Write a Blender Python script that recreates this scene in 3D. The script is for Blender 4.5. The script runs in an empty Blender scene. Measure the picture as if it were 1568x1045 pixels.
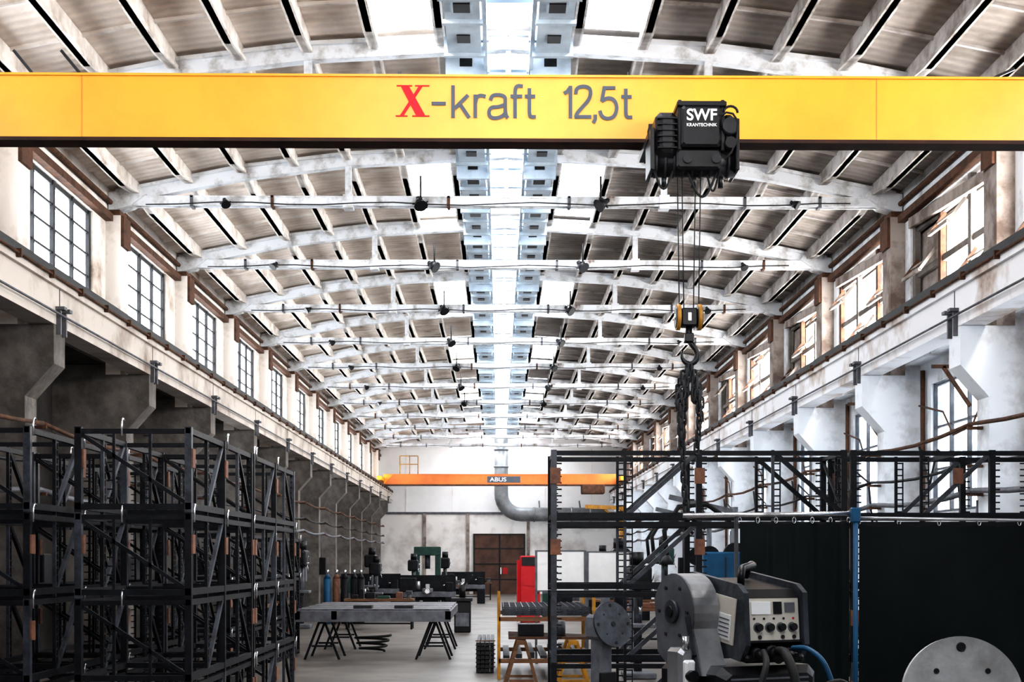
import bpy, math, random
from mathutils import Vector, Matrix
random.seed(4)
SC=bpy.context.scene
# ------------------------------------------------------------ materials
def M(name,c1,c2=None,rough=.6,metal=0.0,scale=2.0,bump=0.0,bscale=None,stretch=(1,1,1),lo=.35,hi=.65,emit=0,wave=None,c3=None,spec=None):
    m=bpy.data.materials.new(name); m.use_nodes=True
    nt=m.node_tree; N=nt.nodes; Lk=nt.links
    p=N['Principled BSDF']; p.inputs['Roughness'].default_value=rough; p.inputs['Metallic'].default_value=metal
    if spec is not None: p.inputs['Specular IOR Level'].default_value=spec
    tc=N.new('ShaderNodeTexCoord'); mp=N.new('ShaderNodeMapping'); mp.inputs['Scale'].default_value=stretch
    Lk.new(tc.outputs['Object'],mp.inputs['Vector'])
    nz=N.new('ShaderNodeTexNoise'); nz.inputs['Scale'].default_value=scale; nz.inputs['Detail'].default_value=8; nz.inputs['Roughness'].default_value=.62
    Lk.new(mp.outputs[0],nz.inputs['Vector'])
    cr=N.new('ShaderNodeValToRGB')
    cr.color_ramp.elements[0].position=lo; cr.color_ramp.elements[1].position=hi
    c2=c2 or tuple(x*.8 for x in c1)
    cr.color_ramp.elements[0].color=(*c2,1); cr.color_ramp.elements[1].color=(*c1,1)
    if c3:
        e=cr.color_ramp.elements.new(max(0.01,lo-.09)); e.color=(*c3,1)
    Lk.new(nz.outputs['Fac'],cr.inputs['Fac'])
    col=cr.outputs['Color']
    last=None
    if wave:
        wv=N.new('ShaderNodeTexWave'); wv.bands_direction=wave[0]; wv.inputs['Scale'].default_value=wave[1]; wv.inputs['Distortion'].default_value=.3
        Lk.new(tc.outputs['Object'],wv.inputs['Vector'])
        mx=N.new('ShaderNodeMixRGB'); mx.blend_type='MULTIPLY'; mx.inputs['Fac'].default_value=wave[3]
        Lk.new(col,mx.inputs['Color1']); Lk.new(wv.outputs['Color'],mx.inputs['Color2']); col=mx.outputs['Color']
        bp=N.new('ShaderNodeBump'); bp.inputs['Strength'].default_value=wave[2]; bp.inputs['Distance'].default_value=.05
        Lk.new(wv.outputs['Fac'],bp.inputs['Height']); last=bp
    Lk.new(col,p.inputs['Base Color'])
    if bump:
        n2=N.new('ShaderNodeTexNoise'); n2.inputs['Scale'].default_value=bscale or scale*5; n2.inputs['Detail'].default_value=6
        Lk.new(mp.outputs[0],n2.inputs['Vector'])
        bp=N.new('ShaderNodeBump'); bp.inputs['Strength'].default_value=bump; bp.inputs['Distance'].default_value=.03
        Lk.new(n2.outputs['Fac'],bp.inputs['Height'])
        if last: Lk.new(last.outputs[0],bp.inputs['Normal'])
        last=bp
    if last: Lk.new(last.outputs[0],p.inputs['Normal'])
    if emit:
        Lk.new(cr.outputs['Color'],p.inputs['Emission Color']); p.inputs['Emission Strength'].default_value=emit
    return m
m_floor=M('concrete_floor',(.15,.13,.115),(.06,.05,.044),rough=.45,scale=.7,bump=.15,bscale=9,lo=.38,hi=.62,spec=.35)
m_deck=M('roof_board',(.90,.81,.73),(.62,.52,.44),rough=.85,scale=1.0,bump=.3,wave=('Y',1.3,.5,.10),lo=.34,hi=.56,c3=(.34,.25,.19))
m_deckR=M('roof_board_shaded',(.42,.38,.35),(.20,.175,.155),rough=.85,scale=.9,bump=.3,wave=('Y',1.3,.5,.15),lo=.34,hi=.60)  # right roof half lies in shadow; that shade is put into the board colour
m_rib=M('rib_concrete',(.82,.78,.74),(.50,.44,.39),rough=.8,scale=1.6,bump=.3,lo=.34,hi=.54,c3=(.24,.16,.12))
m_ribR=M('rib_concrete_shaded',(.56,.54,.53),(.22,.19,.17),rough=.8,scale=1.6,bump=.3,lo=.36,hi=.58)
m_truss=M('truss_paint',(.70,.73,.77),(.40,.40,.40),rough=.6,scale=2.6,bump=.2,lo=.37,hi=.52,c3=(.13,.08,.06))
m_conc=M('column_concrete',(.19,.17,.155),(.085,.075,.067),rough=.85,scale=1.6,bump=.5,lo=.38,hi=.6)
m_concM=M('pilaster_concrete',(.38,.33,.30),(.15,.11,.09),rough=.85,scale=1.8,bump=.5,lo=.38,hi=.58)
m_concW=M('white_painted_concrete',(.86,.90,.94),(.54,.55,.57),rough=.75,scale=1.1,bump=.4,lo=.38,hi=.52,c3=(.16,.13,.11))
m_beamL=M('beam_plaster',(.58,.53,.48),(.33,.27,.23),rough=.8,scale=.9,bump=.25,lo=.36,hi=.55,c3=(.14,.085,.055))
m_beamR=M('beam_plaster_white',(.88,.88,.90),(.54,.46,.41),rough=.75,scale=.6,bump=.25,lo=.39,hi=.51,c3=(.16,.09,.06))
m_darkwall=M('dark_wall',(.06,.053,.05),(.022,.02,.018),rough=.9,scale=.8,bump=.3,spec=.2)  # plain dark tone for the recessed lower left wall and beam joints
m_wallup=M('plaster_warm',(.84,.80,.76),(.54,.46,.39),rough=.8,scale=1.1,bump=.3,lo=.35,hi=.50,c3=(.24,.16,.11))
m_back=M('back_wall_white',(.96,.97,.98),(.86,.86,.86),rough=.7,scale=.5,bump=.1,lo=.3,hi=.6)
m_backlow=M('back_wall_beige',(.92,.90,.88),(.56,.52,.49),rough=.8,scale=.5,bump=.1,lo=.34,hi=.53)
m_rust=M('rusty_steel',(.13,.058,.032),(.045,.026,.018),rough=.8,scale=5,bump=.3,spec=.25)
m_dark=M('dark_frame_steel',(.020,.021,.024),(.010,.010,.011),rough=.55,scale=6,bump=.1,spec=.25)
m_rack=M('rack_steel',(.011,.012,.016),(.0045,.005,.0065),rough=.5,scale=5,bump=.15,spec=.14)
m_rackl=M('rack_steel_grey',(.050,.057,.073),(.013,.015,.019),rough=.42,metal=.0,scale=5,bump=.15,spec=.3)
m_plate=M('copper_brown_plate',(.20,.085,.045),(.09,.04,.027),rough=.6,metal=.0,scale=9,spec=.3)
m_chrome=M('zinc_steel',(.75,.77,.80),(.5,.5,.52),rough=.25,metal=.9,scale=12)
m_steel=M('brushed_steel',(.46,.47,.49),(.26,.26,.27),rough=.35,metal=.7,scale=4,bump=.1)
m_yel=M('crane_yellow',(.90,.39,.028),(.80,.31,.018),rough=.34,scale=.7,lo=.3,hi=.6)
m_yeld=M('crane_flange_dark',(.05,.02,.012),(.025,.012,.01),rough=.7,scale=3,spec=.2)
m_orange=M('crane_orange',(.80,.22,.035),(.60,.15,.025),rough=.5,scale=1)
m_black=M('hoist_black',(.009,.009,.011),(.005,.005,.006),rough=.36,scale=9,spec=.25)
m_blackm=M('rubber_black',(.010,.010,.010),rough=.6,scale=9,spec=.2)
m_red=M('lettering_red',(.66,.008,.018),(.58,.008,.016),rough=.5,spec=.2)
m_txt=M('lettering_grey',(.085,.095,.12),(.07,.08,.10),rough=.5,spec=.2)
m_white=M('white_enamel',(.86,.86,.86),(.78,.78,.78),rough=.5,scale=3)
m_duct=M('blue_grey_sheet',(.52,.61,.69),(.30,.37,.44),rough=.45,metal=.1,scale=1.5,bump=.1)
m_vent=M('galvanised_duct',(.30,.32,.34),(.15,.16,.17),rough=.45,metal=.4,scale=1.2)
m_curt=M('welding_curtain_pvc',(.0035,.0065,.007),(.002,.004,.004),rough=.5,scale=2,bump=.15,bscale=3,spec=.12)
m_blue=M('blue_paint',(.008,.075,.16),(.006,.05,.11),rough=.45,scale=4,spec=.25)
m_green=M('machine_green',(.015,.06,.045),(.01,.03,.025),rough=.5,scale=4,spec=.25)
m_redp=M('red_paint',(.55,.015,.02),(.42,.012,.018),rough=.45,scale=3,spec=.25)
m_door=M('brown_door',(.13,.065,.045),(.06,.034,.026),rough=.6,scale=1.2,spec=.25)
m_wood=M('timber',(.20,.10,.05),(.10,.05,.028),rough=.8,scale=3,stretch=(1,1,6),spec=.25)
m_yp=M('yellow_post_paint',(.46,.22,.02),(.22,.10,.015),rough=.5,scale=5,spec=.25)
m_grey=M('machine_grey',(.14,.15,.17),(.065,.065,.075),rough=.5,scale=4,spec=.3)
m_beige=M('panel_beige',(.62,.58,.51),(.54,.50,.43),rough=.5,scale=6)
m_disc=M('face_plate_steel',(.46,.46,.46),(.26,.255,.25),rough=.42,metal=.5,scale=6,bump=.08)
m_copper=M('copper_torch',(.6,.27,.14),(.4,.16,.08),rough=.35,metal=.8)
m_sky=M('skylight_polycarbonate',(.95,.97,1),(.88,.92,.97),rough=.5,scale=.6,emit=19.0)
m_winL=M('frosted_glass',(.93,.96,1),(.84,.90,.97),rough=.4,scale=1,emit=12)
m_winR=M('frosted_glass_sunny',(1,.98,.95),(.95,.92,.89),rough=.4,scale=1,emit=34.0)
m_lowwin=M('frosted_glass_low',(.93,.96,1),(.6,.66,.72),rough=.4,scale=1,emit=1.5)
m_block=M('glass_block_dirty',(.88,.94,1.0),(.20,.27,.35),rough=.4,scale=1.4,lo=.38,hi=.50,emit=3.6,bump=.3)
# ------------------------------------------------------------ builder
class B:
    def __init__(s): s.v=[];s.f=[];s.m=[];s.sm=[];s.mats=[];s.X=Matrix.Identity(4)
    def mi(s,mat):
        if mat not in s.mats: s.mats.append(mat)
        return s.mats.index(mat)
    def add(s,vs,fs,mat,smooth=False):
        o=len(s.v); s.v+= [tuple(s.X@Vector(p)) for p in vs]; k=s.mi(mat)
        for i,f in enumerate(fs):
            s.f.append([o+j for j in f]); s.m.append(k); s.sm.append(smooth if isinstance(smooth,bool) else smooth[i])
    def box(s,x0,x1,y0,y1,z0,z1,mat):
        s.add([(x0,y0,z0),(x1,y0,z0),(x1,y1,z0),(x0,y1,z0),(x0,y0,z1),(x1,y0,z1),(x1,y1,z1),(x0,y1,z1)],
              [(0,3,2,1),(4,5,6,7),(0,1,5,4),(1,2,6,5),(2,3,7,6),(3,0,4,7)],mat)
    def rbox(s,x0,x1,y0,y1,z0,z1,mat,r=.02):
        pts=[(x0+r,z0),(x1-r,z0),(x1,z0+r),(x1,z1-r),(x1-r,z1),(x0+r,z1),(x0,z1-r),(x0,z0+r)]
        cx=(x0+x1)/2; cz=(z0+z1)/2
        def sh(p): return (cx+(p[0]-cx)*(1-2*r/max(x1-x0,.001)), cz+(p[1]-cz)*(1-2*r/max(z1-z0,.001)))
        rings=[[(sh(p)[0],y0,sh(p)[1]) for p in pts],[(p[0],y0+r,p[1]) for p in pts],[(p[0],y1-r,p[1]) for p in pts],[(sh(p)[0],y1,sh(p)[1]) for p in pts]]
        v=[q for R in rings for q in R]; f=[tuple(range(8))[::1],tuple(range(31,23,-1))]
        for k in range(3):
            for i in range(8):
                j=(i+1)%8; f.append((k*8+i,(k+1)*8+i,(k+1)*8+j,k*8+j))
        s.add(v,f,mat)
    def beam(s,p,q,w,h,mat,up=(0,0,1)):
        p=Vector(p);q=Vector(q);d=(q-p).normalized();u=Vector(up)
        if abs(d.dot(u))>.98: u=Vector((0,1,0))
        a=d.cross(u).normalized()*w/2; b=a.cross(d).normalized()*h/2
        vs=[p-a-b,p+a-b,p+a+b,p-a+b,q-a-b,q+a-b,q+a+b,q-a+b]
        s.add(vs,[(0,1,2,3),(7,6,5,4),(0,4,5,1),(1,5,6,2),(2,6,7,3),(3,7,4,0)],mat)
    def cyl(s,p,q,r,mat,n=14,r2=None):
        p=Vector(p);q=Vector(q);d=(q-p).normalized();u=Vector((0,0,1)) if abs(d.z)<.9 else Vector((1,0,0))
        a=d.cross(u).normalized();b=a.cross(d); r2=r if r2 is None else r2
        vs=[];
        for c,rr in((p,r),(q,r2)):
            for i in range(n):
                t=2*math.pi*i/n; vs.append(c+(a*math.cos(t)+b*math.sin(t))*rr)
        fs=[(i,(i+1)%n,n+(i+1)%n,n+i) for i in range(n)]; sm=[True]*n
        fs+= [tuple(range(n))[::-1],tuple(range(n,2*n))]; sm+=[False,False]
        s.add(vs,fs,mat,sm)
    def tube(s,pts,r,mat,n=8,closed=False):
        pts=[Vector(p) for p in pts]; L=len(pts); vs=[];prev=None
        for i,p in enumerate(pts):
            if closed: d=(pts[(i+1)%L]-pts[i-1]).normalized()
            else: d=(pts[min(i+1,L-1)]-pts[max(i-1,0)]).normalized()
            if prev is None:
                u=Vector((0,0,1)) if abs(d.z)<.9 else Vector((0,1,0)); a=d.cross(u).normalized()
            else: a=(prev-d*prev.dot(d)).normalized()
            prev=a;b=d.cross(a); rr=r[i] if isinstance(r,(list,tuple)) else r
            for k in range(n):
                t=2*math.pi*k/n; vs.append(p+(a*math.cos(t)+b*math.sin(t))*rr)
        fs=[]
        for i in range(L if closed else L-1):
            j=(i+1)%L
            for k in range(n): fs.append((i*n+k,i*n+(k+1)%n,j*n+(k+1)%n,j*n+k))
        sm=[True]*len(fs)
        if not closed: fs+=[tuple(range(n))[::-1],tuple(range((L-1)*n,L*n))]; sm+=[False,False]
        s.add(vs,fs,mat,sm)
    def ext(s,poly,vec,mat):
        n=len(poly);vec=Vector(vec); vs=[Vector(p) for p in poly]+[Vector(p)+vec for p in poly]
        fs=[tuple(range(n)),tuple(range(2*n-1,n-1,-1))]+[(i,n+i,n+(i+1)%n,(i+1)%n) for i in range(n)]
        s.add(vs,fs,mat)
    def build(s,name,parent=None):
        xs=[p[0] for p in s.v];ys=[p[1] for p in s.v];zs=[p[2] for p in s.v]
        o=Vector(((min(xs)+max(xs))/2,(min(ys)+max(ys))/2,min(zs)))
        me=bpy.data.meshes.new(name); me.from_pydata([tuple(Vector(p)-o) for p in s.v],[],s.f)
        for m in s.mats: me.materials.append(m)
        me.polygons.foreach_set('material_index',s.m); me.polygons.foreach_set('use_smooth',s.sm); me.update()
        import bmesh
        bm=bmesh.new();bm.from_mesh(me);bmesh.ops.recalc_face_normals(bm,faces=bm.faces);bm.to_mesh(me);bm.free()
        ob=bpy.data.objects.new(name,me);ob.location=o;SC.collection.objects.link(ob)
        if parent: ob.parent=parent
        return ob
def empty(name,loc=(0,0,0)):
    e=bpy.data.objects.new(name,None);e.location=(0,0,0);e.empty_display_size=.2;SC.collection.objects.link(e);return e
CX=.15; DK=.20
TY=[22.4+6*n for n in range(-5,12)]        # truss lines -7.6 .. 88.4
Y0,Y1=-8.0,92.0
def mir(x): return 2*CX-x
def chordz(x):
    u=abs(x-CX); P=[(0,10.36),(3.15,10.18),(5.25,9.92),(7.73,9.42),(8.6,9.22)]
    for (a,za),(b,zb) in zip(P,P[1:]):
        if u<=b: return za+(zb-za)*(u-a)/(b-a)
    return 9.22
# ------------------------------------------------------------ floor
b=B(); b.box(-9.0,9.3,Y0,Y1+.3,-.2,0,m_floor); b.build('floor')
# ------------------------------------------------------------ ceiling : deck cells + ribs
b=B()
ribx=[CX+1.05*k for k in range(-7,8)]
edges=[-8.1]+ribx+[mir(-8.1)]
bays=[(Y0,TY[0])]+list(zip(TY,TY[1:]))+[(TY[-1],Y1)]
sk=B(); 
for bi,(ya,yb) in enumerate(bays):
    for i in range(len(edges)-1):
        xa,xb=edges[i],edges[i+1]
        za,zb=chordz(xa)+DK,chordz(xb)+DK
        mid=(xa+xb)/2
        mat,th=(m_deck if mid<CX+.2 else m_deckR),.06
        glaz=False
        n_t=int(round((ya-22.4)/6.0))
        if abs(mid-CX)<2.1 and abs(mid-CX)>1.05 and n_t%2!=0: glaz=True
        if abs(mid-CX)<1.05: glaz='mid'
        if glaz is True:
            sk.ext([(xa,ya+.25,za),(xb,ya+.25,zb),(xb,ya+.25,zb+.04),(xa,ya+.25,za+.04)],(0,yb-ya-.5,0),m_sky)
            b.ext([(xa,ya,za),(xb,ya,zb),(xb,ya,zb+th),(xa,ya,za+th)],(0,.25,0),mat)
            b.ext([(xa,yb-.25,za),(xb,yb-.25,zb),(xb,yb-.25,zb+th),(xa,yb-.25,za+th)],(0,.25,0),mat)
        elif glaz=='mid':
            if mid<CX: g0,g1=CX-.36,CX; o0,o1=xa,CX-.36
            else: g0,g1=CX,CX+.36; o0,o1=CX+.36,xb
            sk.ext([(g0,ya+.2,chordz(g0)+DK),(g1,ya+.2,chordz(g1)+DK),(g1,ya+.2,chordz(g1)+DK+.04),(g0,ya+.2,chordz(g0)+DK+.04)],(0,yb-ya-.4,0),m_sky)
            b.ext([(o0,ya,chordz(o0)+DK),(o1,ya,chordz(o1)+DK),(o1,ya,chordz(o1)+DK+.06),(o0,ya,chordz(o0)+DK+.06)],(0,yb-ya,0),mat)
            b.box(min(g0,g1),max(g0,g1),ya-.0,ya+.2,chordz(CX)+DK-.02,chordz(CX)+DK+.06,m_rib)
            b.box(min(g0,g1),max(g0,g1),yb-.2,yb,chordz(CX)+DK-.02,chordz(CX)+DK+.06,m_rib)
            for q in (1,2,3): b.box(min(g0,g1),max(g0,g1),ya+q*1.5-.08,ya+q*1.5+.08,chordz(CX)+DK-.14,chordz(CX)+DK-.02,m_duct)
        else:
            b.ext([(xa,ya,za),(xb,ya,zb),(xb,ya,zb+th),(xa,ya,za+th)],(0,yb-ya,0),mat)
    for x in ribx:
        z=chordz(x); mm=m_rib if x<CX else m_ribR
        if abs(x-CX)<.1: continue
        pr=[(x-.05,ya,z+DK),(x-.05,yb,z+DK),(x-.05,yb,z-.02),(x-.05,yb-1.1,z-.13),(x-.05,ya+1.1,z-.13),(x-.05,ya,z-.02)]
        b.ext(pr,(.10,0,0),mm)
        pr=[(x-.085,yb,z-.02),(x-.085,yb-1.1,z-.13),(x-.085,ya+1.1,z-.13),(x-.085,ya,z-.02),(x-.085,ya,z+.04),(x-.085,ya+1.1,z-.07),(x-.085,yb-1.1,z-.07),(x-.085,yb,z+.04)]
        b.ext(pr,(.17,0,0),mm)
    for q in range(1,4):
        for i in range(len(edges)-1):
            xa,xb=edges[i],edges[i+1]
            if abs((xa+xb)/2-CX)<2.1: continue
            yy=ya+q*1.5
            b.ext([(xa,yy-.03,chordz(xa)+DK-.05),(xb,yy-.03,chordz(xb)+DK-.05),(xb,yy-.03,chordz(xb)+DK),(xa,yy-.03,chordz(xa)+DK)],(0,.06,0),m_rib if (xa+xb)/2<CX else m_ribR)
b.build('ceiling'); sk.build('window_skylights')
# ------------------------------------------------------------ roof trusses
for ty in TY[3:]:
    b=B(); xs=[-7.6,-5.1,-3.0,CX,mir(-3.0),mir(-5.1),mir(-7.6)]
    for a,c in zip(xs,xs[1:]):
        b.beam((a,ty,chordz(a)-.03),(c,ty,chordz(c)-.03),.20,.22,m_truss)
        b.beam((a,ty,chordz(a)+.10),(c,ty,chordz(c)+.10),.34,.06,m_truss)
    zb=9.33
    for dy in(-.09,.09): b.beam((-7.6,ty+dy,zb),(mir(-7.6),ty+dy,zb),.05,.17,m_truss)
    b.beam((-7.6,ty,zb+.09),(mir(-7.6),ty,zb+.09),.26,.03,m_truss)
    for x in(-3.0,mir(-3.0)):
        b.beam((x,ty,zb),(x,ty,chordz(x)),.12,.12,m_truss)
        b.box(x-.1,x+.1,ty-.14,ty+.14,zb-.13,zb+.14,m_truss)
    b.beam((CX,ty,zb),(CX,ty,chordz(CX)),.08,.08,m_truss)
    for x in(-7.6,mir(-7.6)):
        sg=1 if x<0 else -1
        b.ext([(x-.12*sg,ty-.2,9.10),(x+.30*sg,ty-.2,9.22),(x+.62*sg,ty-.2,9.45),(x+.5*sg,ty-.2,9.60),(x-.12*sg,ty-.2,9.48)],(0,.4,0),m_truss)
        b.box(x-.12,x+.12,ty-.26,ty+.26,9.0,9.12,m_rust)
    for x in(-6.1,-4.5,-1.0,1.4,4.9,6.4):
        b.box(x-.03,x+.03,ty-.13,ty+.13,zb-.11,zb+.12,m_rust if random.random()<.4 else m_grey)
    b.tube([(x,ty-.14,zb-.05-.03*math.sin(x*2.1+ty)) for x in[-7+.7*i for i in range(21)]],.012,m_dark,5)
    b.build('roof_truss')
for ty in TY[4:13]:
    for x,sc in((-1.55,.8),(2.02,.8),(-5.4,.55),(5.9,.55)):
        b=B(); zb=9.27
        if sc>.7:
            b.cyl((x,ty-.2,zb+.05),(x,ty-.2,zb+.55),.02,m_black,8)
            b.box(x-.04,x+.04,ty-.3,ty-.1,zb-.02,zb+.10,m_dark)
        b.X=Matrix.Translation((x,ty-.24,zb-.02))@Matrix.Rotation(-.6,4,'X')@Matrix.Rotation(random.uniform(-.9,.9),4,'Y')@Matrix.Diagonal((sc,sc,sc,1))
        b.cyl((0,0,.13),(0,0,-.06),.10,m_black,12,r2=.17); b.cyl((0,0,.24),(0,0,.13),.07,m_black,10); b.cyl((0,0,-.06),(0,0,-.08),.175,m_black,12)
        b.beam((-.2,0,.05),(.2,0,.05),.03,.03,m_dark)
        b.build('ceiling_floodlight')
# ------------------------------------------------------------ ridge housings (blue grey)
for sx in(-1,1):
    b=B()
    for (ya,yb) in bays[3:]:
        for h in range(2):
            a=ya+.35+h*2.8; c=a+2.3
            if c>Y1-1.8: continue
            x0,x1=(CX-.93,CX-.42) if sx<0 else (CX+.42,CX+.93)
            zc=9.98
            b.box(x0,x1,a,c,zc,zc+.42,m_duct)
            b.box(x0-.07,x1+.07,a-.05,a+.05,zc-.08,zc+.48,m_duct); b.box(x0-.06,x1+.06,c-.05,c+.05,zc-.05,zc+.45,m_duct)
            b.box(x0-.04,x1+.04,a+.9,a+1.0,zc-.06,zc,m_duct)
            xm=(x0+x1)/2
            b.box(xm-.10,xm+.10,a-.06,a-.04,zc+.10,zc+.30,m_black)
            b.box(xm-.12,xm+.12,a+.30,a+.62,zc-.02,zc,m_black)
            for e in((xm-.15,xm-.12),(xm+.12,xm+.15)): b.box(e[0],e[1],a+.27,a+.65,zc-.04,zc,m_duct)
            b.box(xm-.10,xm+.10,a+1.5,a+1.8,zc-.02,zc,m_black)
            xi=(x1,CX-.30) if sx<0 else (CX+.30,x0)
            b.box(xi[0],xi[1],a+.2,a+.3,zc+.1,zc+.2,m_duct); b.box(xi[0],xi[1],c-.3,c-.2,zc+.1,zc+.2,m_duct)
            b.box(xm-.03,xm+.03,a+.4,a+.46,zc+.4,10.6,m_duct); b.box(xm-.03,xm+.03,c-.46,c-.4,zc+.4,10.6,m_duct)
    b.box(CX+sx*.36-.03,CX+sx*.36+.03,TY[2],Y1-2,10.02,10.12,m_duct)
    b.build('ridge_ventilation_housing')
# ------------------------------------------------------------ walls with windows
ZS,ZT=6.75,8.86
def side(left):
    X=(lambda x:x) if left else mir
    def bx(b,x0,x1,*r):
        a,c=X(x0),X(x1); b.box(min(a,c),max(a,c),*r)
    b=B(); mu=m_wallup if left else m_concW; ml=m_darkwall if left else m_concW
    o0,o1=(.42,4.85) if left else (.35,5.35)
    xl=-8.8 if left else -8.05
    w0,w1=(2.7,5.2) if left else (3.1,5.6)
    bx(b,-8.1,-7.75,Y0,Y1,ZT,10.0,mu)          # lintel
    bx(b,-8.1,-7.75,Y0,Y1,6.2,ZS,mu)
    bx(b,-9.0,-7.75,Y0,Y1,6.05,6.2,ml)          # ledge
    prev=Y0
    for ty in TY[:-1]:
        bx(b,-8.1,-7.75,prev,ty+o0,ZS,ZT,mu); prev=ty+o1
    bx(b,-8.1,-7.75,prev,Y1,ZS,ZT,mu)
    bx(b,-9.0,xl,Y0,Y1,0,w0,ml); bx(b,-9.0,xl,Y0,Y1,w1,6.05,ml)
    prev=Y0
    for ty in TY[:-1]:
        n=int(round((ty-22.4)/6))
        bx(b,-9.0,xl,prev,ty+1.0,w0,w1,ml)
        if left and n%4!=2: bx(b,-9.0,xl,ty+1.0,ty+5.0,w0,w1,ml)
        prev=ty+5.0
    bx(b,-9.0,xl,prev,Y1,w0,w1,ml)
    b.build('wall_left' if left else 'wall_right')
    b=B(); bx(b,-7.75,-7.60,Y0,Y1,ZT+.02,ZT+.16,m_rust); b.cyl((X(-7.68),Y0,9.28),(X(-7.68),Y1,9.28),.05,m_rust,8); b.build('trim_1' if left else 'trim_2')
    for wi,ty in enumerate(TY[2:-1]):
        b=B(); ya,yb=ty+o0,ty+o1
        if left:
            b.box(-7.90,-7.88,ya,yb,ZS,ZT,m_winL)
            for i in range(5):
                y=ya+(yb-ya)*i/4; w=.11 if i in(0,2,4) else .06
                bb=min(max(y,ya+w/2),yb-w/2); b.box(-7.87,-7.80,bb-w/2,bb+w/2,ZS,ZT,m_dark)
            for i in range(6):
                z=ZS+(ZT-ZS)*i/5; w=.08 if i in(0,5) else .04
                zz=min(max(z,ZS+w/2),ZT-w/2); b.box(-7.87,-7.82,ya,yb,zz-w/2,zz+w/2,m_dark)
        else:
            x=mir(-8.02); b.box(x-.01,x+.01,ya,yb,ZS,ZT,m_winR)
            for i in range(4):
                y=ya+(yb-ya)*i/3; w=.16; bb=min(max(y,ya+w/2),yb-w/2)
                b.box(mir(-7.9),mir(-7.80),bb-w/2,bb+w/2,ZS,ZT,m_rust if (i+wi)%2 else m_conc)
            for i in range(3):
                z=ZS+.1+i*.9; b.box(mir(-7.84),mir(-7.84)+.08,ya,yb,z-.06,z+.06,m_conc)
            for i in range(3):
                y=ya+.2+(yb-ya)*i/3; zz=7.2+((i*5+wi)%3)*.5
                x1=mir(-7.8);x2=mir(-7.50)
                b.beam((x1,y,zz+.3),(x2,y,zz-.1),.04,.06,m_conc); b.beam((x1,y+1.1,zz+.3),(x2,y+1.1,zz-.1),.04,.06,m_rust)
                b.beam((x2,y,zz-.1),(x2,y+1.1,zz-.1),.06,.06,m_concM); b.beam(((x1+x2)/2,y,zz+.1),((x1+x2)/2,y+1.1,zz+.1),.03,.03,m_concM)
            b.beam((mir(-7.72),ya+.1,ZT-.35),(mir(-7.72),yb-.1,ZT-.1),.08,.20,m_concM)
            if wi%2: b.box(mir(-7.95),mir(-7.95)+.03,ya+(yb-ya)*.67,yb,ZS,ZT,m_concM)
            b.box(mir(-7.95),mir(-7.95)+.03,ya,yb,ZT-.3,ZT,m_conc)
        b.build('window_%d'%(wi+1+(0 if left else 40)))
        n=int(round((ty-22.4)/6))
        if (not left) or n%4==2:
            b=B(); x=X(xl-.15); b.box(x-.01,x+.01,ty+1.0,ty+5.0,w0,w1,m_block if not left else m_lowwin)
            for i in range(5):
                y=ty+1.0+i; bx(b,xl-.12,xl-.05,y-.03 if i else y,y+.03 if i<4 else y,w0,w1,m_rackl if left else m_grey)
            for i in range(4):
                z=w0+.03+i*.81; bx(b,xl-.12,xl-.06,ty+1.0,ty+5.0,z-.02,z+.02,m_rackl if left else m_grey)
            b.build('window_%d'%(wi+21+(0 if left else 40)))
    for ty in TY[1:]:
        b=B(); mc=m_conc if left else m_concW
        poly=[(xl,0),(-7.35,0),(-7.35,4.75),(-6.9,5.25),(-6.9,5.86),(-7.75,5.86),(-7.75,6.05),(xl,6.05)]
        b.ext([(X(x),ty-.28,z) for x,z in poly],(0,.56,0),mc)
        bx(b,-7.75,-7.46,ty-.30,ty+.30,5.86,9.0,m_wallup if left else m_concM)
        bx(b,-7.46,-7.40,ty-.26,ty+.26,8.4,9.0,m_rust)
        b.build('support_column')
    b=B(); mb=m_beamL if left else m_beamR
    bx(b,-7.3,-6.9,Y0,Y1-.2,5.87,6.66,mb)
    bx(b,-7.42,-6.84,Y0,Y1-.2,6.45,6.66,mb)
    bx(b,-7.2,-7.0,Y0,Y1-.2,6.66,6.70,m_rust)
    bx(b,-7.13,-7.07,Y0,Y1-.2,6.70,6.80,m_dark)
    bx(b,-7.17,-7.03,Y0,Y1-.2,6.80,6.85,m_dark)
    bx(b,-6.87,-6.83,Y0,Y1-.4,6.60,6.68,m_dark)
    b.cyl((X(-6.80),Y0,6.56),(X(-6.80),Y1-.4,6.56),.022,m_rust,6)
    b.cyl((X(-6.82),Y0,6.02),(X(-6.82),Y1-.4,6.02),.018,m_grey,6)
    y=Y0+1.2
    while y<Y1-1:
        bx(b,-6.9,-6.76,y,y+.05,6.50,6.62,m_rust); y+=1.5
    for ty in TY:
        for dy in(-.16,.12):
            bx(b,-6.90,-6.83,ty+dy,ty+dy+.05,5.72,6.12,m_grey); bx(b,-6.9,-6.76,ty+dy-.05,ty+dy+.1,6.10,6.15,m_grey)
        b.box(*sorted((X(-7.31),X(-6.895))),ty-.015,ty+.015,5.87,6.66,m_darkwall)
    b.build('crane_runway_beam')
side(True); side(False)
b=B(); pts=[(-9.0,0),(9.3,0),(9.3,5.2),(-9.0,5.2)]
b.ext([(x,Y1,z) for x,z in pts],(0,.3,0),m_backlow)
top=[(-9.0,5.2),(9.3,5.2),(9.3,9.4)]+[(x,chordz(x)+DK+.03) for x in(7.9,5.4,3.3,CX,-3.0,-5.1,-7.6)]+[(-9.0,9.4)]
b.ext([(x,Y1,z) for x,z in top],(0,.3,0),m_back)
for x in(-6,-3,0,3,6): b.box(x-.03,x+.03,Y1-.03,Y1,5.2,9.4,m_backlow)
b.box(-9,9.3,Y1-.06,Y1,5.15,5.3,m_grey)
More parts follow.
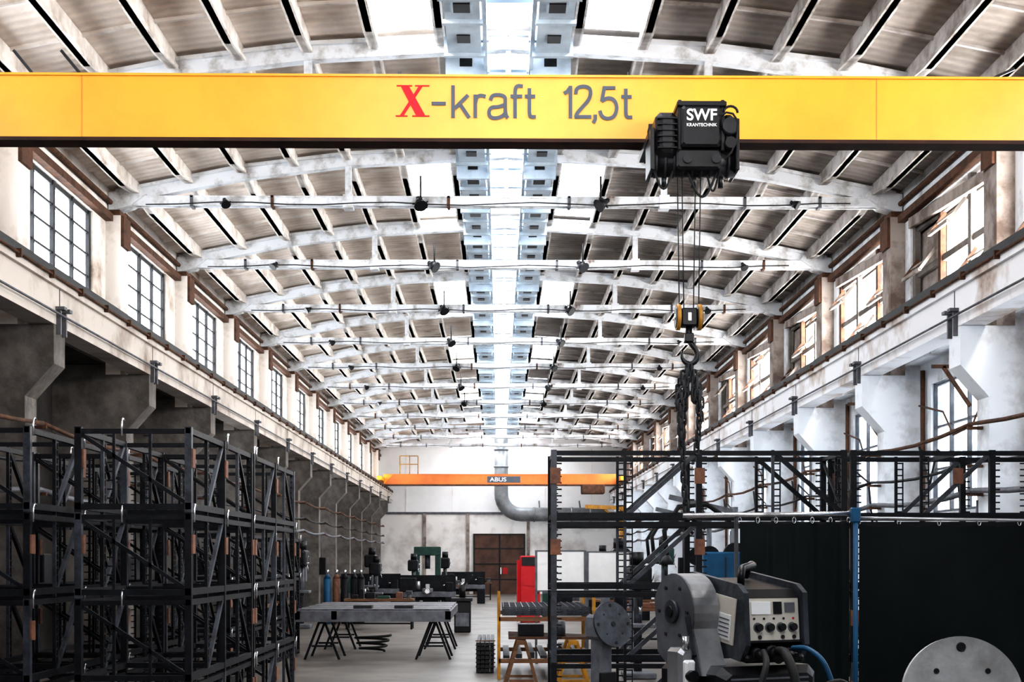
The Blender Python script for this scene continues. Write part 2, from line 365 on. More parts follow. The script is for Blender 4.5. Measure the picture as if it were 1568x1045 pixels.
for x in(-2.0,1.9,3.6,-4.8): b.box(x-.10,x+.10,Y1-.1,Y1,0,5.2,m_concM)
b.build('wall_back')
b=B(); b.box(-1.65,1.7,Y1-.14,Y1-.01,0,3.9,m_door)
for x in(-1.65,.0,1.6): b.box(x,x+.1,Y1-.18,Y1-.1,0,3.9,m_dark)
for z in(.9,1.9,2.9,3.8): b.box(-1.65,1.7,Y1-.17,Y1-.12,z,z+.08,m_dark)
b.box(.25,.55,Y1-.2,Y1-.17,1.3,1.7,m_redp); b.box(.1,.16,Y1-.24,Y1-.16,1.3,1.7,m_chrome)
b.build('door_1')
b=B(); yv=90.8
pts=[(CX,yv,10.2),(CX,yv,6.4)]+[(CX+1.3-1.3*math.cos(t),yv,6.4-1.3*math.sin(t)) for t in[math.pi/2*i/8 for i in range(1,9)]]+[(6.9,yv,5.1)]
b.tube(pts,.44,m_vent,20)
for z in(9.3,8.2,7.2): b.cyl((CX,yv,z),(CX,yv,z-.1),.48,m_vent,20)
for x in(2.2,3.4,4.6,5.8): b.cyl((x,yv,5.1),(x+.1,yv,5.1),.48,m_vent,20)
for x in(2.6,5.2): b.beam((x,yv,5.5),(x,Y1,6.0),.08,.08,m_grey)
b.build('ventilation_duct')
# ------------------------------------------------------------ text helper
def text(s,x,y,z,w,h,mat,parent,off=.0,name=None):
    cu=bpy.data.curves.new('t','FONT'); cu.body=s; cu.extrude=.004; cu.offset=off
    ob=bpy.data.objects.new('t',cu); SC.collection.objects.link(ob); bpy.context.view_layer.update()
    me=bpy.data.meshes.new_from_object(ob.evaluated_get(bpy.context.evaluated_depsgraph_get())); bpy.data.objects.remove(ob)
    xs=[v.co.x for v in me.vertices];ys=[v.co.y for v in me.vertices]
    sx=w/(max(xs)-min(xs)); sy=h/(max(ys)-min(ys))
    x0,y0=min(xs),min(ys)
    for v in me.vertices:
        c=v.co.copy(); v.co=Vector((x+(c.x-x0)*sx, y-c.z, z+(c.y-y0)*sy))
    me.materials.append(mat)
    o=bpy.data.objects.new(name or 'lettering',me); SC.collection.objects.link(o); o.parent=parent; return o
# ------------------------------------------------------------ main overhead crane
cr=empty('overhead_crane')
b=B(); gx0,gx1=-6.98,mir(-6.98); yf=15.72
b.box(gx0,gx1,yf+.03,yf+.25,6.86,7.55,m_yel)
b.box(gx0,gx1,yf-.0,yf+.28,7.545,7.57,m_yel)
b.box(gx0,gx1,yf+.0,yf+.28,6.825,6.865,m_yeld)
for x in(-4.6,4.2): b.box(x-.003,x+.003,yf+.026,yf+.03,6.86,7.56,m_orange)
for sx in(-1,1):
    x=CX+sx*7.25
    b.box(x-.12,x+.12,yf-1.4,yf+1.9,6.97,7.25,m_yel)
    b.box(min(x,CX+sx*7.0),max(x,CX+sx*7.0),yf-.1,yf+.4,7.0,7.4,m_yel)
    for y in(yf-1.15,yf+1.6): b.cyl((x-.08,y,6.99),(x+.08,y,6.99),.13,m_dark,18)
for x in(-5.15,-4.62): 
    b.beam((x,yf+.2,7.57),(x-.27,yf+.25,7.90),.03,.03,m_black); b.box(x-.04,x+.04,yf+.14,yf+.24,7.57,7.60,m_black)
b.beam((5.45,yf+.2,7.57),(5.8,yf+.2,7.73),.03,.03,m_black)
b.tube([(gx0+.1,yf+.2,7.59),(-3,yf+.2,7.59),(2,yf+.2,7.59),(gx1-.1,yf+.2,7.59)],.015,m_black,6)
b.build('girder',cr)
k=yf/2178.0
def gx(px): return (px-764)*k
def gz(py): return 2.2+(858-py)*k
b=B(); xa,xb,z0,z1=gx(609),gx(655),gz(178),gz(130)
yy=yf+.018
b.ext([(xa+.03,yy,z1),(xa+.12,yy,z1),(xb-.02,yy,z0),(xb-.12,yy,z0)],(0,.012,0),m_red)
b.ext([(xb-.05,yy-.002,z1),(xb-.09,yy-.002,z1),(xa+.02,yy-.002,z0),(xa+.06,yy-.002,z0)],(0,.012,0),m_red)
for (x,z,w) in((xa-.01,z1-.012,.17),(xb-.14,z1-.012,.16),(xa-.02,z0,.13),(xb-.17,z0,.19)): b.box(x,x+w,yy-.001,yy+.011,z,z+.012,m_red)
b.build('lettering_initial',cr)
# painted sans-serif lettering: flat ribbons following letter strokes
def chaikin(P,n=2):
    for _ in range(n):
        Q=[P[0]]
        for a,c in zip(P,P[1:]):
            Q.append((a[0]*.75+c[0]*.25,a[1]*.75+c[1]*.25)); Q.append((a[0]*.25+c[0]*.75,a[1]*.25+c[1]*.75))
        Q.append(P[-1]); P=Q
    return P
lb=B(); _lay=[0]
def stroke(P,curve=False,w=5.6):
    if curve: P=chaikin(P)
    P=[Vector((gx(x),0,gz(y))) for x,y in P]; hw=w*k/2; L=[];R=[]; n=len(P)
    for i,p in enumerate(P):
        d0=(P[i]-P[i-1]).normalized() if i else (P[1]-P[0]).normalized()
        d1=(P[i+1]-P[i]).normalized() if i<n-1 else d0
        n0=Vector((-d0.z,0,d0.x)); n1=Vector((-d1.z,0,d1.x)); m=(n0+n1).normalized(); s=hw/max(.5,m.dot(n0))
        L.append(p+m*s); R.append(p-m*s)
    _lay[0]+=1; y=yy-.001-(_lay[0]%4)*.0006
    vs=[(q.x,y,q.z) for q in L]+[(q.x,y,q.z) for q in R]
    lb.add(vs,[(i,i+1,n+i+1,n+i) for i in range(n-1)],m_txt)
stroke([(661,158),(683,158)])
stroke([(694,130),(694,180)]); stroke([(696,166),(717,145)]); stroke([(704,158),(719,180)])
stroke([(728,144),(728,180)]); stroke([(728,158),(730,148),(736,145),(744,147)],True)
stroke([(751,153),(754,145),(765,144),(774,147),(774,156),(774,168),(775,176),(778,180)],True)
stroke([(774,159),(764,163),(752,163),(748,172),(752,180),(764,180),(774,174),(774,166)],True)
stroke([(789,180),(789,146),(789,136),(792,130),(801,131)],True); stroke([(782,146.5),(800,146.5)])
stroke([(811,134),(811,162),(811,174),(813,178),(821,178)],True); stroke([(804,146.5),(820,146.5)])
stroke([(874,180),(874,130)]); stroke([(874,132),(869,139),(864,142)])
stroke([(882,143),(883,134),(893,130),(904,133),(905,143),(902,152),(892,163),(884,172),(882,178)],True); stroke([(880,177.5),(906,177.5)])
stroke([(912,174),(912,181),(909,187)])
stroke([(943,133),(926,133),(922,154)]); stroke([(922,154),(930,148),(941,150),(946,163),(942,177),(931,181),(922,177),(919,168)],True)
stroke([(959,134),(959,162),(959,174),(961,178),(969,178)],True); stroke([(952,146.5),(968,146.5)])
lb.build('lettering',cr)
# hoist
b=B(); kh=15.12/2178
def hx(px): return (px-764)*kh
def hz(py): return 2.2+(858-py)*kh
def hb(a,c,t,u,y0,y1,mat,r=.025): b.rbox(hx(a),hx(c),y0,y1,hz(u),hz(t),mat,r)
hb(1042,1103,164,227,15.02,15.6,m_black)
hb(1036,1112,156,164,15.05,15.66,m_black,.01)
hb(1038,1044,152,230,15.1,15.66,m_dark,.008); hb(1104,1110,152,230,15.1,15.66,m_dark,.008)
hb(1004,1038,170,240,15.1,15.66,m_black,.05); hb(1010,1033,176,232,15.05,15.12,m_dark,.03)
for i in range(6): hb(1006,1036,182+i*9,184+i*9,15.03,15.1,m_dark,.004)
hb(1106,1128,172,236,15.12,15.62,m_black,.05)
b.cyl((hx(1117),15.0,hz(195)),(hx(1117),15.2,hz(195)),.085,m_dark,18); b.cyl((hx(1117),14.98,hz(222)),(hx(1117),15.2,hz(222)),.06,m_black,16)
b.tube([(hx(1119)+.075*math.cos(t),15.1,hz(172)+.07*math.sin(t)) for t in[math.pi*i/8 for i in range(9)]],.014,m_black,8)
b.cyl((hx(1000),15.3,hz(242)),(hx(1130),15.3,hz(242)),.15,m_black,24)
for px in(1004,1018,1032,1046,1060,1074,1088,1102,1116): b.cyl((hx(px),15.3,hz(242)),(hx(px+4),15.3,hz(242)),.158,m_dark,24)
hb(996,1003,195,260,15.1,15.6,m_black,.01); hb(1127,1133,180,260,15.1,15.6,m_black,.01)
hb(1036,1104,228,258,15.08,15.2,m_black,.02)
b.box(hx(994),hx(1134),15.25,16.15,6.72,6.79,m_black)
for px in(1010,1120):
    for y in(15.64,16.10):
        b.box(hx(px)-.06,hx(px)+.06,y-.02,y+.02,6.7,7.0,m_black); b.cyl((hx(px),y-.04,6.93),(hx(px),y+.04,6.93),.07,m_dark,14)
b.tube([(hx(1003+28*i/10),15.15,hz(260)-.19*math.sin(math.pi*i/10)) for i in range(11)],.012,m_blackm,6)
b.tube([(hx(1055+45*i/12),15.2,hz(260)-.26*math.sin(math.pi*i/12)) for i in range(13)],.014,m_blackm,6)
b.tube([(hx(1085+20*i/12),15.25,hz(255)-.22*math.sin(math.pi*i/12)) for i in range(13)],.012,m_blackm,6)
for px in(1020,1066,1108): b.cyl((hx(px),15.3,hz(258)),(hx(px),15.3,hz(280)),.03,m_black,10)
b.tube([(hx(x),15.0,hz(y)) for x,y in((1102,182),(1110,176),(1120,178),(1128,190),(1126,215),(1118,236),(1108,248))],.012,m_blackm,6)
for (c,r) in (((1052,244),.05),((1096,244),.05)): b.cyl((hx(c[0]),15.04,hz(c[1])),(hx(c[0]),15.15,hz(c[1])),r,m_dark,14)
for px in(1041,1048,1069,1077): b.cyl((hx(px),15.3,hz(260)),(hx(px+ (3 if px<1060 else -3)),15.3,hz(470)),.007,m_dark,6)
b.build('hoist_trolley',cr)
text('SWF',hx(1050),15.012,hz(188),hx(1096)-hx(1050),hz(170)-hz(188),m_white,cr,off=.02)
text('KRANTECHNIK',hx(1050),15.012,hz(197),hx(1096)-hx(1050),hz(192)-hz(197),m_white,cr,off=.01)
b=B(); hy=15.3
for px in(1042,1075):
    b.cyl((hx(px)-.02,hy,hz(481)),(hx(px)+.02,hy,hz(481)),.14,m_yp,22); b.cyl((hx(px)-.03,hy,hz(481)),(hx(px)+.03,hy,hz(481)),.115,m_black,18)
    b.cyl((hx(px)-.04,hy,hz(481)),(hx(px)+.04,hy,hz(481)),.03,m_chrome,12)
b.rbox(hx(1046),hx(1071),hy-.09,hy+.09,hz(496),hz(468),m_black,.015); b.cyl((hx(1040),hy,hz(481)),(hx(1077),hy,hz(481)),.04,m_chrome,12)
b.box(hx(1056),hx(1061),hy-.1,hy+.1,hz(488),hz(476),m_chrome)
b.cyl((hx(1059),hy,hz(496)),(hx(1059),hy,hz(520)),.035,m_black,12); b.rbox(hx(1052),hx(1066),hy-.05,hy+.05,hz(520),hz(506),m_black,.01)
cxh,czh=hx(1060),hz(539)
pt=[(cxh,hy,hz(518))]+[(cxh+.085*math.cos(t),hy,czh+.10*math.sin(t)) for t in[math.radians(60-i*22) for i in range(13)]]
b.tube(pt,[.032]+[.030+.010*math.sin(math.pi*i/12)-.0015*i for i in range(13)],m_black,10)
def link(c,rot,L=.13,W=.055,r=.013):
    P=[]
    for i in range(12):
        t=2*math.pi*i/12; x=W/2*math.cos(t); z=(L/2-W/2)*(1 if math.sin(t)>0 else -1)*(1 if abs(math.sin(t))>.01 else 0)+W/2*math.sin(t)
        P.append((c[0]+x*math.cos(rot),c[1]+x*math.sin(rot),c[2]+z))
    b.tube(P,r,m_dark,6,closed=True)
P0=Vector((cxh,hy,czh-.12))
for st,(ex,ez,n) in enumerate(((hx(1048),hz(680),13),(hx(1070),hz(690),13),(hx(1056),hz(790),21),(hx(1076),hz(640),8),(hx(1046),hz(620),6))):
    for i in range(n):
        t=(i+.5)/n; bow=math.sin(math.pi*t)*(.06 if st%2 else -.06)
        link((P0.x+(ex-P0.x)*t+bow,hy+(st-2)*.03*math.sin(math.pi*t),P0.z+(ez-P0.z)*t),(i%2)*1.5+st*.5)
for (x,z) in((1046,612),(1070,600),(1060,585)): link((hx(x),hy,hz(z)),.4,L=.2,W=.1,r=.018)
b.build('hook_block_with_chains',cr)
cr.rotation_euler=(0,0,math.radians(.25)); cr.location=(15.5*math.sin(math.radians(.25)),0,0)
# ------------------------------------------------------------ far crane
fc=empty('overhead_crane.001'); b=B(); yc=86
b.box(-6.95,7.2,yc,yc+.5,6.78,7.36,m_orange); b.box(-6.95,7.2,yc-.08,yc+.58,6.70,6.78,m_rust); b.box(-6.95,7.2,yc-.05,yc+.55,7.36,7.40,m_orange)
for x in(-7.1,7.4): b.box(x-.15,x+.15,yc-1.5,yc+2,6.96,7.2,m_yel)
b.ext([(-6.95,yc-.02,6.78),(-6.4,yc-.02,7.36),(-6.95,yc-.02,7.36)],(0,.02,0),m_yel)
for x in(-6.0,-5.4,-4.9): b.cyl((x,yc+.2,7.4),(x,yc+.2,8.5),.03,m_yp,6)
for z in(8.0,8.5): b.cyl((-6.0,yc+.2,z),(-4.9,yc+.2,z),.03,m_yp,6)
b.rbox(5.0,6.4,yc-.3,yc+.8,6.2,6.75,m_rust,.05)
b.box(-.7,1.3,yc-.03,yc,6.88,7.26,m_txt)
b.build('girder',fc)
text('ABUS',-.55,yc-.04,6.95,1.0,.25,m_white,fc,off=.01)
# ------------------------------------------------------------ stillage racks
def unit(b,L,W,H,z0,seed,npan=4,hooks=True):
    rnd=random.Random(seed); mr=m_rack; ml=m_rackl
    for y in(0,W):
        b.box(0,L,y-.03,y+.03,z0+.03,z0+.10,mr); b.box(0,L,y-.025,y+.025,z0+H-.07,z0+H-.01,mr)
        for i in range(npan+1):
            x=L*i/npan; w=.036 if i%2==0 else .018
            x=min(max(x,w),L-w)
            b.box(x-w,x+w,y-w,y+w,z0,z0+H,mr if rnd.random()<.8 else ml)
            nz=9
            sg=1 if i<npan else -1
            for k in range(nz):
                z=z0+.14+(H-.24)*k/(nz-1)
                b.box(min(x,x+sg*.10),max(x,x+sg*.10),y-.012,y+.012,z,z+.018,mr)
            if i%2==1:
                b.box(x+.085,x+.10,y-.01,y+.01,z0+.1,z0+H-.08,mr)
        for i in range(npan):
            if i%2==1:
                a,c=L*i/npan,L*(i+1)/npan
                if (i//2)%2==0: b.beam((a+.04,y,z0+.08),(c-.04,y,z0+H-.05),.04,.055,ml)
                else: b.beam((a+.04,y,z0+H-.05),(c-.04,y,z0+.08),.04,.055,mr)
    for x in(.04,L/2,L-.04):
        b.box(x-.03,x+.03,0,W,z0+.03,z0+.09,mr); b.box(x-.02,x+.02,0,W,z0+H-.07,z0+H-.02,mr)
        if x!=L/2: b.beam((x,0,z0+.08),(x,W,z0+H-.06),.03,.04,mr)
    for x in(.04,L-.04):
        for q in(.35,.68):
            b.box(x-.015,x+.015,W*q-.015,W*q+.015,z0+.05,z0+H-.04,mr)
            for k in range(8): z=z0+.14+(H-.24)*k/7; b.box(x-.01,x+.01,W*q,W*q+.07,z,z+.016,mr)
    for (x,y) in((.05,0),(L-.05,0),(L/2,0),(.05,W)):
        if rnd.random()<.6: b.box(x-.02 if y else x-.06,x+.07,y-.055,y-.038,z0+H*.52,z0+H*.52+.2,m_plate)
    if hooks:
        for (x,y) in((.03,-.06),(L/2,-.06),(L-.03,-.06),(.0,W*.6)):
            if rnd.random()<.8:
                z=z0+H-.1
                b.tube([(x,y,z),(x,y,z+.13),(x+.015,y,z+.17),(x+.05,y,z+.19),(x+.08,y,z+.175)],.011,m_chrome,6)
def stack(x,y,ang,L,W,levels,seed,H=.9,npan=4,hooks=True):
    b=B(); b.X=Matrix.Translation((x,y,0))@Matrix.Rotation(ang,4,'Z')
    for k in range(levels): unit(b,L,W,H-.005,k*H,seed*17+k,npan,hooks)
    b.build('stillage_rack')
stack(-3.25,14.9,math.pi/2,3.72,1.15,4,1); stack(-3.25,18.72,math.pi/2,3.72,1.15,4,2)
stack(-4.90,14.8,math.pi/2,3.72,1.15,4,3); stack(-4.90,18.62,math.pi/2,3.72,1.15,4,4)
stack(-4.75,30.0,math.pi/2,3.72,1.15,3,5); stack(-4.75,25.0,math.pi/2,3.72,1.15,3,8)
stack(.66,18.0,0,3.75,1.15,4,6,hooks=False); stack(4.46,18.0,0,2.7,1.15,4,7,npan=3,hooks=False)
# ------------------------------------------------------------ welding curtain screen
ws=empty('welding_curtain_screen')
def curtain(x0,x1,y,z0,z1,seed,name='curtain'):
    b=B(); rnd=random.Random(seed); nx=90; nz=14; vs=[]
    ph=[rnd.uniform(0,6) for _ in range(4)]
    for j in range(nz+1):
        for i in range(nx+1):
            u=i/nx; t=j/nz
            yy=y+(.022*math.sin(u*30+ph[0])+.02*math.sin(u*11+ph[1]+t*1.2)+.005*math.sin(u*61+ph[2]))*(.35+.65*(1-t))+.015*math.sin(t*5+u*7)
            sag=.0 if j<nz else -.025*abs(math.sin(u*math.pi*6))
            vs.append((x0+(x1-x0)*u,yy,z0+(z1-z0)*t+sag))
    fs=[(j*(nx+1)+i,j*(nx+1)+i+1,(j+1)*(nx+1)+i+1,(j+1)*(nx+1)+i) for j in range(nz) for i in range(nx)]
    b.add(vs,fs,m_curt,True)
    for i in range(7):
        x=x0+(x1-x0)*i/6; b.tube([(x+.015*math.cos(t),y,z1+.01+.028*math.sin(t)) for t in[math.pi*2*q/8 for q in range(8)]],.004,m_chrome,5,closed=True)
    return b.build(name,ws)
curtain(2.12,3.08,12.5,.12,2.54,1,'curtain_1'); curtain(3.17,5.3,12.5,.12,2.52,2,'curtain_2')
b=B()
b.cyl((1.62,12.5,2.59),(3.1,12.5,2.61),.020,m_chrome,12)
b.cyl((3.13,12.45,0),(3.13,12.45,2.64),.022,m_blue,12); b.rbox(3.09,3.17,12.42,12.5,2.53,2.66,m_blue,.008)
b.cyl((3.15,12.5,2.57),(5.35,12.5,2.54),.014,m_steel,10)
b.cyl((2.09,12.5,.0),(2.09,12.5,2.58),.018,m_dark,10); b.cyl((5.33,12.5,0),(5.33,12.5,2.56),.03,m_blue,10)
for x in(2.09,3.13,5.33): b.box(x-.04,x+.04,12.1,12.9,0,.05,m_dark)
b.build('curtain_frame',ws)
# ------------------------------------------------------------ wire feed welder (foreground)
w=empty('wire_feed_welder')
S=.74
T=Matrix.Translation((.985,5.5,0))@Matrix.Rotation(math.radians(24),4,'Z')
TS=T@Matrix.Translation((0,0,1.985))@Matrix.Diagonal((S,S,S,1))
b=B(); b.X=T
b.rbox(-.26,.26,-.20,.55,.18,1.05,m_grey,.03)
b.rbox(-.24,.24,-.22,-.19,.4,1.0,m_black,.01)
for x in(-.27,.27):
    for y in(-.1,.45): b.cyl((x-.03,y,.11),(x+.03,y,.11),.11,m_blackm,20)
b.box(-.3,.3,-.25,.75,.12,.18,m_dark)
for i in range(6): b.box(-.2,.2,-.225,-.22,.45+i*.06,.47+i*.06,m_grey)
b.rbox(-.2,.2,-.12,.4,1.05,1.66,m_dark,.03)
b.rbox(-.25,.20,-.15,.3,1.64,1.80,m_black,.03)
for i in range(5): b.box(-.2,.15,-.152,-.149,1.67+i*.02,1.677+i*.02,m_grey)
b.build('power_source_cart',w)
b=B(); b.X=TS@Matrix.Rotation(math.radians(8),4,'X')
prof=[(-.16,-.17),(-.20,-.10),(-.15,.12),(-.10,.155),(.30,.155),(.36,.10),(.36,-.17)]
b.ext([(-.17,y,z) for y,z in prof],(.34,0,0),m_black)
for x0,x1 in((-.195,-.165),(.165,.195)):
    pr=[(-.20,-.20),(-.24,-.11),(-.185,.15),(-.12,.185),(.32,.185),(.40,.12),(.40,-.20)]
    b.ext([(x0,y,z) for y,z in pr],(x1-x0,0,0),m_rackl)
def onfront(u,t):
    a=Vector((0,-.20,-.10)); c=Vector((0,-.15,.12)); p=a+(c-a)*t; return Vector((u,p.y,p.z))
def fp(u0,u1,t0,t1,d,mat):
    p=[onfront(u0,t0),onfront(u1,t0),onfront(u1,t1),onfront(u0,t1)]; n=Vector((0,-.975,.22)); p=[q+n*.001 for q in p]; b.ext(p,n*d,mat)
fp(-.155,.155,.02,.98,.008,m_beige); fp(-.16,.16,-.02,.03,.02,m_black)
fp(-.135,-.02,.62,.90,.014,m_white); fp(.0,.05,.62,.9,.014,m_black); fp(.07,.13,.66,.88,.014,m_grey)
for u in(-.10,-.03,.04,.11):
    p=onfront(u,.32); b.cyl(p,p+Vector((0,-.035,.008)),.019,m_black,16); b.cyl(p,p+Vector((0,-.012,.003)),.026,m_grey,16)
for u in(-.12,-.06,.0,.06,.12):
    p=onfront(u,.52); b.cyl(p,p+Vector((0,-.014,.003)),.006,m_redp if u>.1 else m_black,8)
for u in(-.09,.05,.12): 
    p=onfront(u,.1); b.cyl(p,p+Vector((0,-.014,.003)),.011,m_dark,10)
b.box(-.203,-.196,-.13,.26,-.13,.11,m_beige); b.box(-.206,-.202,-.10,.02,-.11,.02,m_white); b.box(-.206,-.202,.05,.2,-.02,.08,m_dark)
for i in range(5): b.box(-.208,-.205,-.09,.0,-.095+i*.022,-.090+i*.022,m_txt)
b.rbox(-.18,.18,-.23,-.12,-.205,-.165,m_black,.01)
for u,r in((-.11,.024),(-.02,.034),(.08,.022)): 
    b.cyl((u,-.20,-.155),(u,-.29,-.165),r,m_black,14); b.cyl((u,-.20,-.155),(u,-.235,-.158),r*1.25,m_dark,14)
b.tube([(-.13,-.06,.17),(-.13,-.05,.225),(-.11,-.03,.255),(.0,.04,.26),(.06,.14,.25),(.08,.20,.225),(.08,.22,.17)],.02,m_black,10)
b.build('wire_feeder',w)
b=B(); b.X=TS
n=16; o=[];i2=[]
cyy=.20
for k_ in range(n+1):
    t=math.radians(-25+190*k_/n); o.append((cyy-.20*math.cos(t),.02+.20*math.sin(t))); i2.append((cyy-.18*math.cos(t),.02+.18*math.sin(t)))
o=[(o[0][0]-.10,-.30)]+o; i2=[(i2[0][0]-.10,-.30)]+i2
for k_ in range(len(o)-1):
    b.ext([(-.36,o[k_][0],o[k_][1]),(-.36,o[k_+1][0],o[k_+1][1]),(-.36,i2[k_+1][0],i2[k_+1][1]),(-.36,i2[k_][0],i2[k_][1])],(.15,0,0),m_steel)
b.ext([(-.365,y,z) for y,z in o]+[(-.365,.36,-.20),(-.365,.2,-.30)],(.012,0,0),m_grey)
b.cyl((-.385,cyy,.02),(-.36,cyy,.02),.06,m_rackl,24); b.cyl((-.395,cyy,.02),(-.38,cyy,.02),.03,m_black,18)
for q in range(6):
    t=q*1.05; b.cyl((-.372,cyy+.14*math.cos(t),.02+.14*math.sin(t)),(-.365,cyy+.14*math.cos(t),.02+.14*math.sin(t)),.010,m_dark,10)
b.beam((-.372,-.02,-.20),(-.372,.05,.0),.012,.03,m_rackl)
b.rbox(-.46,-.37,-.02,.12,-.42,-.16,m_steel,.02); b.rbox(-.44,-.38,-.05,-.01,-.38,-.22,m_white,.01); b.cyl((-.41,-.08,-.30),(-.41,-.02,-.30),.03,m_black,16)
b.cyl((-.41,.0,-.17),(-.41,.0,-.10),.018,m_chrome,10)
b.build('spool_cover',w)
b=B()
def hose(pts,r,mat):
    P=[Vector(p) for p in pts]; P=[P[0]]+P+[P[-1]]; out=[]
    for i in range(1,len(P)-2):
        for k in range(6):
            t=k/6; a,c,d,e=P[i-1],P[i],P[i+1],P[i+2]
            out.append(.5*((2*c)+(d-a)*t+(2*a-5*c+4*d-e)*t*t+(-a+3*c-3*d+e)*t**3))
    out.append(P[-2]); b.tube(out,r,mat,8)
hose([(1.04,5.29,1.86),(1.05,5.18,1.85),(1.07,5.10,1.72),(1.05,5.1,1.4),(1.1,5.2,.9)],.018,m_blackm)
hose([(1.10,5.31,1.87),(1.14,5.20,1.87),(1.19,5.14,1.80),(1.22,5.14,1.62),(1.15,5.2,1.3)],.010,m_blue)
hose([(.98,5.26,1.86),(.97,5.15,1.82),(.93,5.1,1.7),(.88,5.12,1.4),(.9,5.1,1.0)],.012,m_blackm)
hose([(1.10,5.05,1.72),(1.2,5.0,1.77),(1.26,5.05,1.70),(1.27,5.1,1.5)],.012,m_blackm)
hose([(.72,5.45,1.72),(.70,5.3,1.66),(.78,5.2,1.66),(.88,5.15,1.60)],.013,m_blackm)
b.cyl((1.13,5.1,1.735),(1.22,5.03,1.735),.020,m_black,12); b.cyl((1.22,5.03,1.735),(1.27,4.99,1.74),.011,m_copper,10); b.tube([(1.27,4.99,1.74),(1.295,4.97,1.737),(1.305,4.96,1.72)],.007,m_copper,8)
b.build('cables_and_torch',w)
# ------------------------------------------------------------ positioners with face plates
def positioner(x,y,z,r,tilt,yaw,mat,name):
    b=B()
    b.X=Matrix.Translation((x,y,z))@Matrix.Rotation(yaw,4,'Z')@Matrix.Rotation(tilt,4,'X')
    b.cyl((0,0,0),(0,.03,0),r,mat,64); b.cyl((0,.03,0),(0,.12,0),r*.45,m_grey,24)
    for i in range(8):
        t=math.pi/2+2*math.pi*i/8+.0
        rr=r*.82 if i%2==0 else r*.60
        c=(rr*math.cos(t),0,rr*math.sin(t)); hr=.016 if i%2==0 else .009
        b.tube([(c[0]+hr*1.2*math.cos(q),-.003,c[2]+hr*1.2*math.sin(q)) for q in[math.pi*2*j/12 for j in range(12)]],.002,m_dark,5,closed=True)
        b.cyl((c[0],-.004,c[2]),(c[0],.0,c[2]),hr,m_blackm,14)
    b.cyl((0,-.01,0),(0,0,0),.03,m_blackm,18)
    b.X=Matrix.Translation((x,y,0))@Matrix.Rotation(yaw,4,'Z')
    b.rbox(-.14,.14,.08,.36,z-.18,z+.10,m_grey,.03)
    b.rbox(-.09,.09,.12,.32,.05,z-.15,m_grey,.02); b.box(-.3,.3,-.1,.55,0,.06,m_dark); 
    b.rbox(-.12,.12,.08,.12,.5,.9,m_black,.01)
    return b.build(name)
positioner(1.965,6.0,1.62,.258,math.radians(-8),0,m_disc,'welding_positioner')
positioner(1.32,16.4,1.46,.27,math.radians(-15),math.radians(35),m_rackl,'welding_positioner.001')
# ------------------------------------------------------------ assembly table with trestles
b=B(); tz=1.10; ty0,ty1=31.0,36.5; tx0,tx1=-4.45,-1.05
b.box(tx0,tx1,ty0,ty0+.12,tz-.25,tz-.02,m_grey); b.box(tx0,tx1,ty1-.12,ty1,tz-.25,tz-.02,m_grey)
for x in(tx0,tx0+.8,tx1-.12): b.box(x,x+.12,ty0,ty1,tz-.2,tz-.02,m_grey)
for i in range(9):
    y=ty0+.1+i*.62; b.box(tx0+.05,tx1-.03,y,y+.22,tz-.02,tz+.03,m_steel if i%2 else m_grey)
for x in(-3.2,-2.3): b.box(x,x+.4,ty0+.3,ty0+.7,tz+.03,tz+.10,m_dark)
def trestle(b,x,y,W,H,mat,sp=.28):
    for yy in(y-W/2,y+W/2):
        b.beam((x-sp,yy,0),(x-.05,yy,H),.05,.05,mat); b.beam((x+sp,yy,0),(x+.05,yy,H),.05,.05,mat); b.beam((x-sp*.6,yy,H*.35),(x+sp*.6,yy,H*.35),.04,.04,mat)
    b.box(x-.07,x+.07,y-W/2-.05,y+W/2+.05,H-.06,H,mat)
for y in(32.0,35.6):
    for x in(-1.45,-3.9): trestle(b,x,y,1.2,tz-.24,m_rack,.38)
b.build('assembly_table')
b=B(); b.tube([(-3.0+.28*math.cos(t)*(1+.03*t),33.8+.28*math.sin(t),.04+.02*t) for t in[.4*i for i in range(48)]],.03,m_blackm,8); b.build('coiled_hose')
# ------------------------------------------------------------ mesh sheets on yellow rack
b=B()
for x in(.0,1.75):
    for y in(26.2,29.6): b.box(x-.03,x+.03,y-.03,y+.03,0,1.55,m_yp)
for z in(.35,1.12):
    for y in(26.2,29.6): b.box(0,1.75,y-.03,y+.03,z-.05,z+.03,m_wood)
    for x in(.0,.9,1.75): b.box(x-.03,x+.03,26.2,29.6,z-.05,z+.03,m_wood)
for i in range(7): b.box(.08+i*.23,.2+i*.23,26.3,29.5,.38,.38+.05+.03*(i%3),m_dark)
b.build('yellow_post_rack')
b=B()
for l in range(5):
    z=1.17+l*.035
    for i in range(24): b.box(.06,1.7,26.3+i*.14,26.31+i*.14,z,z+.012,m_rackl)
    for i in range(14): b.box(.08+i*.12,.09+i*.12,26.25,29.55,z+.012,z+.024,m_rackl)
b.build('steel_mesh_sheets')
b=B()
for r in range(7):
    for i in range(4): b.box(-.44+i*.09,-.37+i*.09,27.6,30.6,.02+r*.085,.085+r*.085,m_dark)
    b.box(-.46,-.07,28.0,28.06,.085+r*.085,.105+r*.085,m_wood) 
b.build('steel_bar_stack')
b=B()
trestle(b,.35,22.4,.9,.95,m_wood,.32); trestle(b,1.15,22.4,.9,.95,m_yp,.32)
for i in range(6): b.beam((.15+.0*i,22.05+i*.13,.99+.01*i),(1.5,22.02+i*.14,.99),.05,.04,m_dark if i%2 else m_rust)
b.box(.3,.7,22.1,22.5,1.02,1.2,m_rack); b.cyl((.95,22.2,1.02),(.95,22.2,1.25),.09,m_rackl,16)
b.build('trestle_workbench')
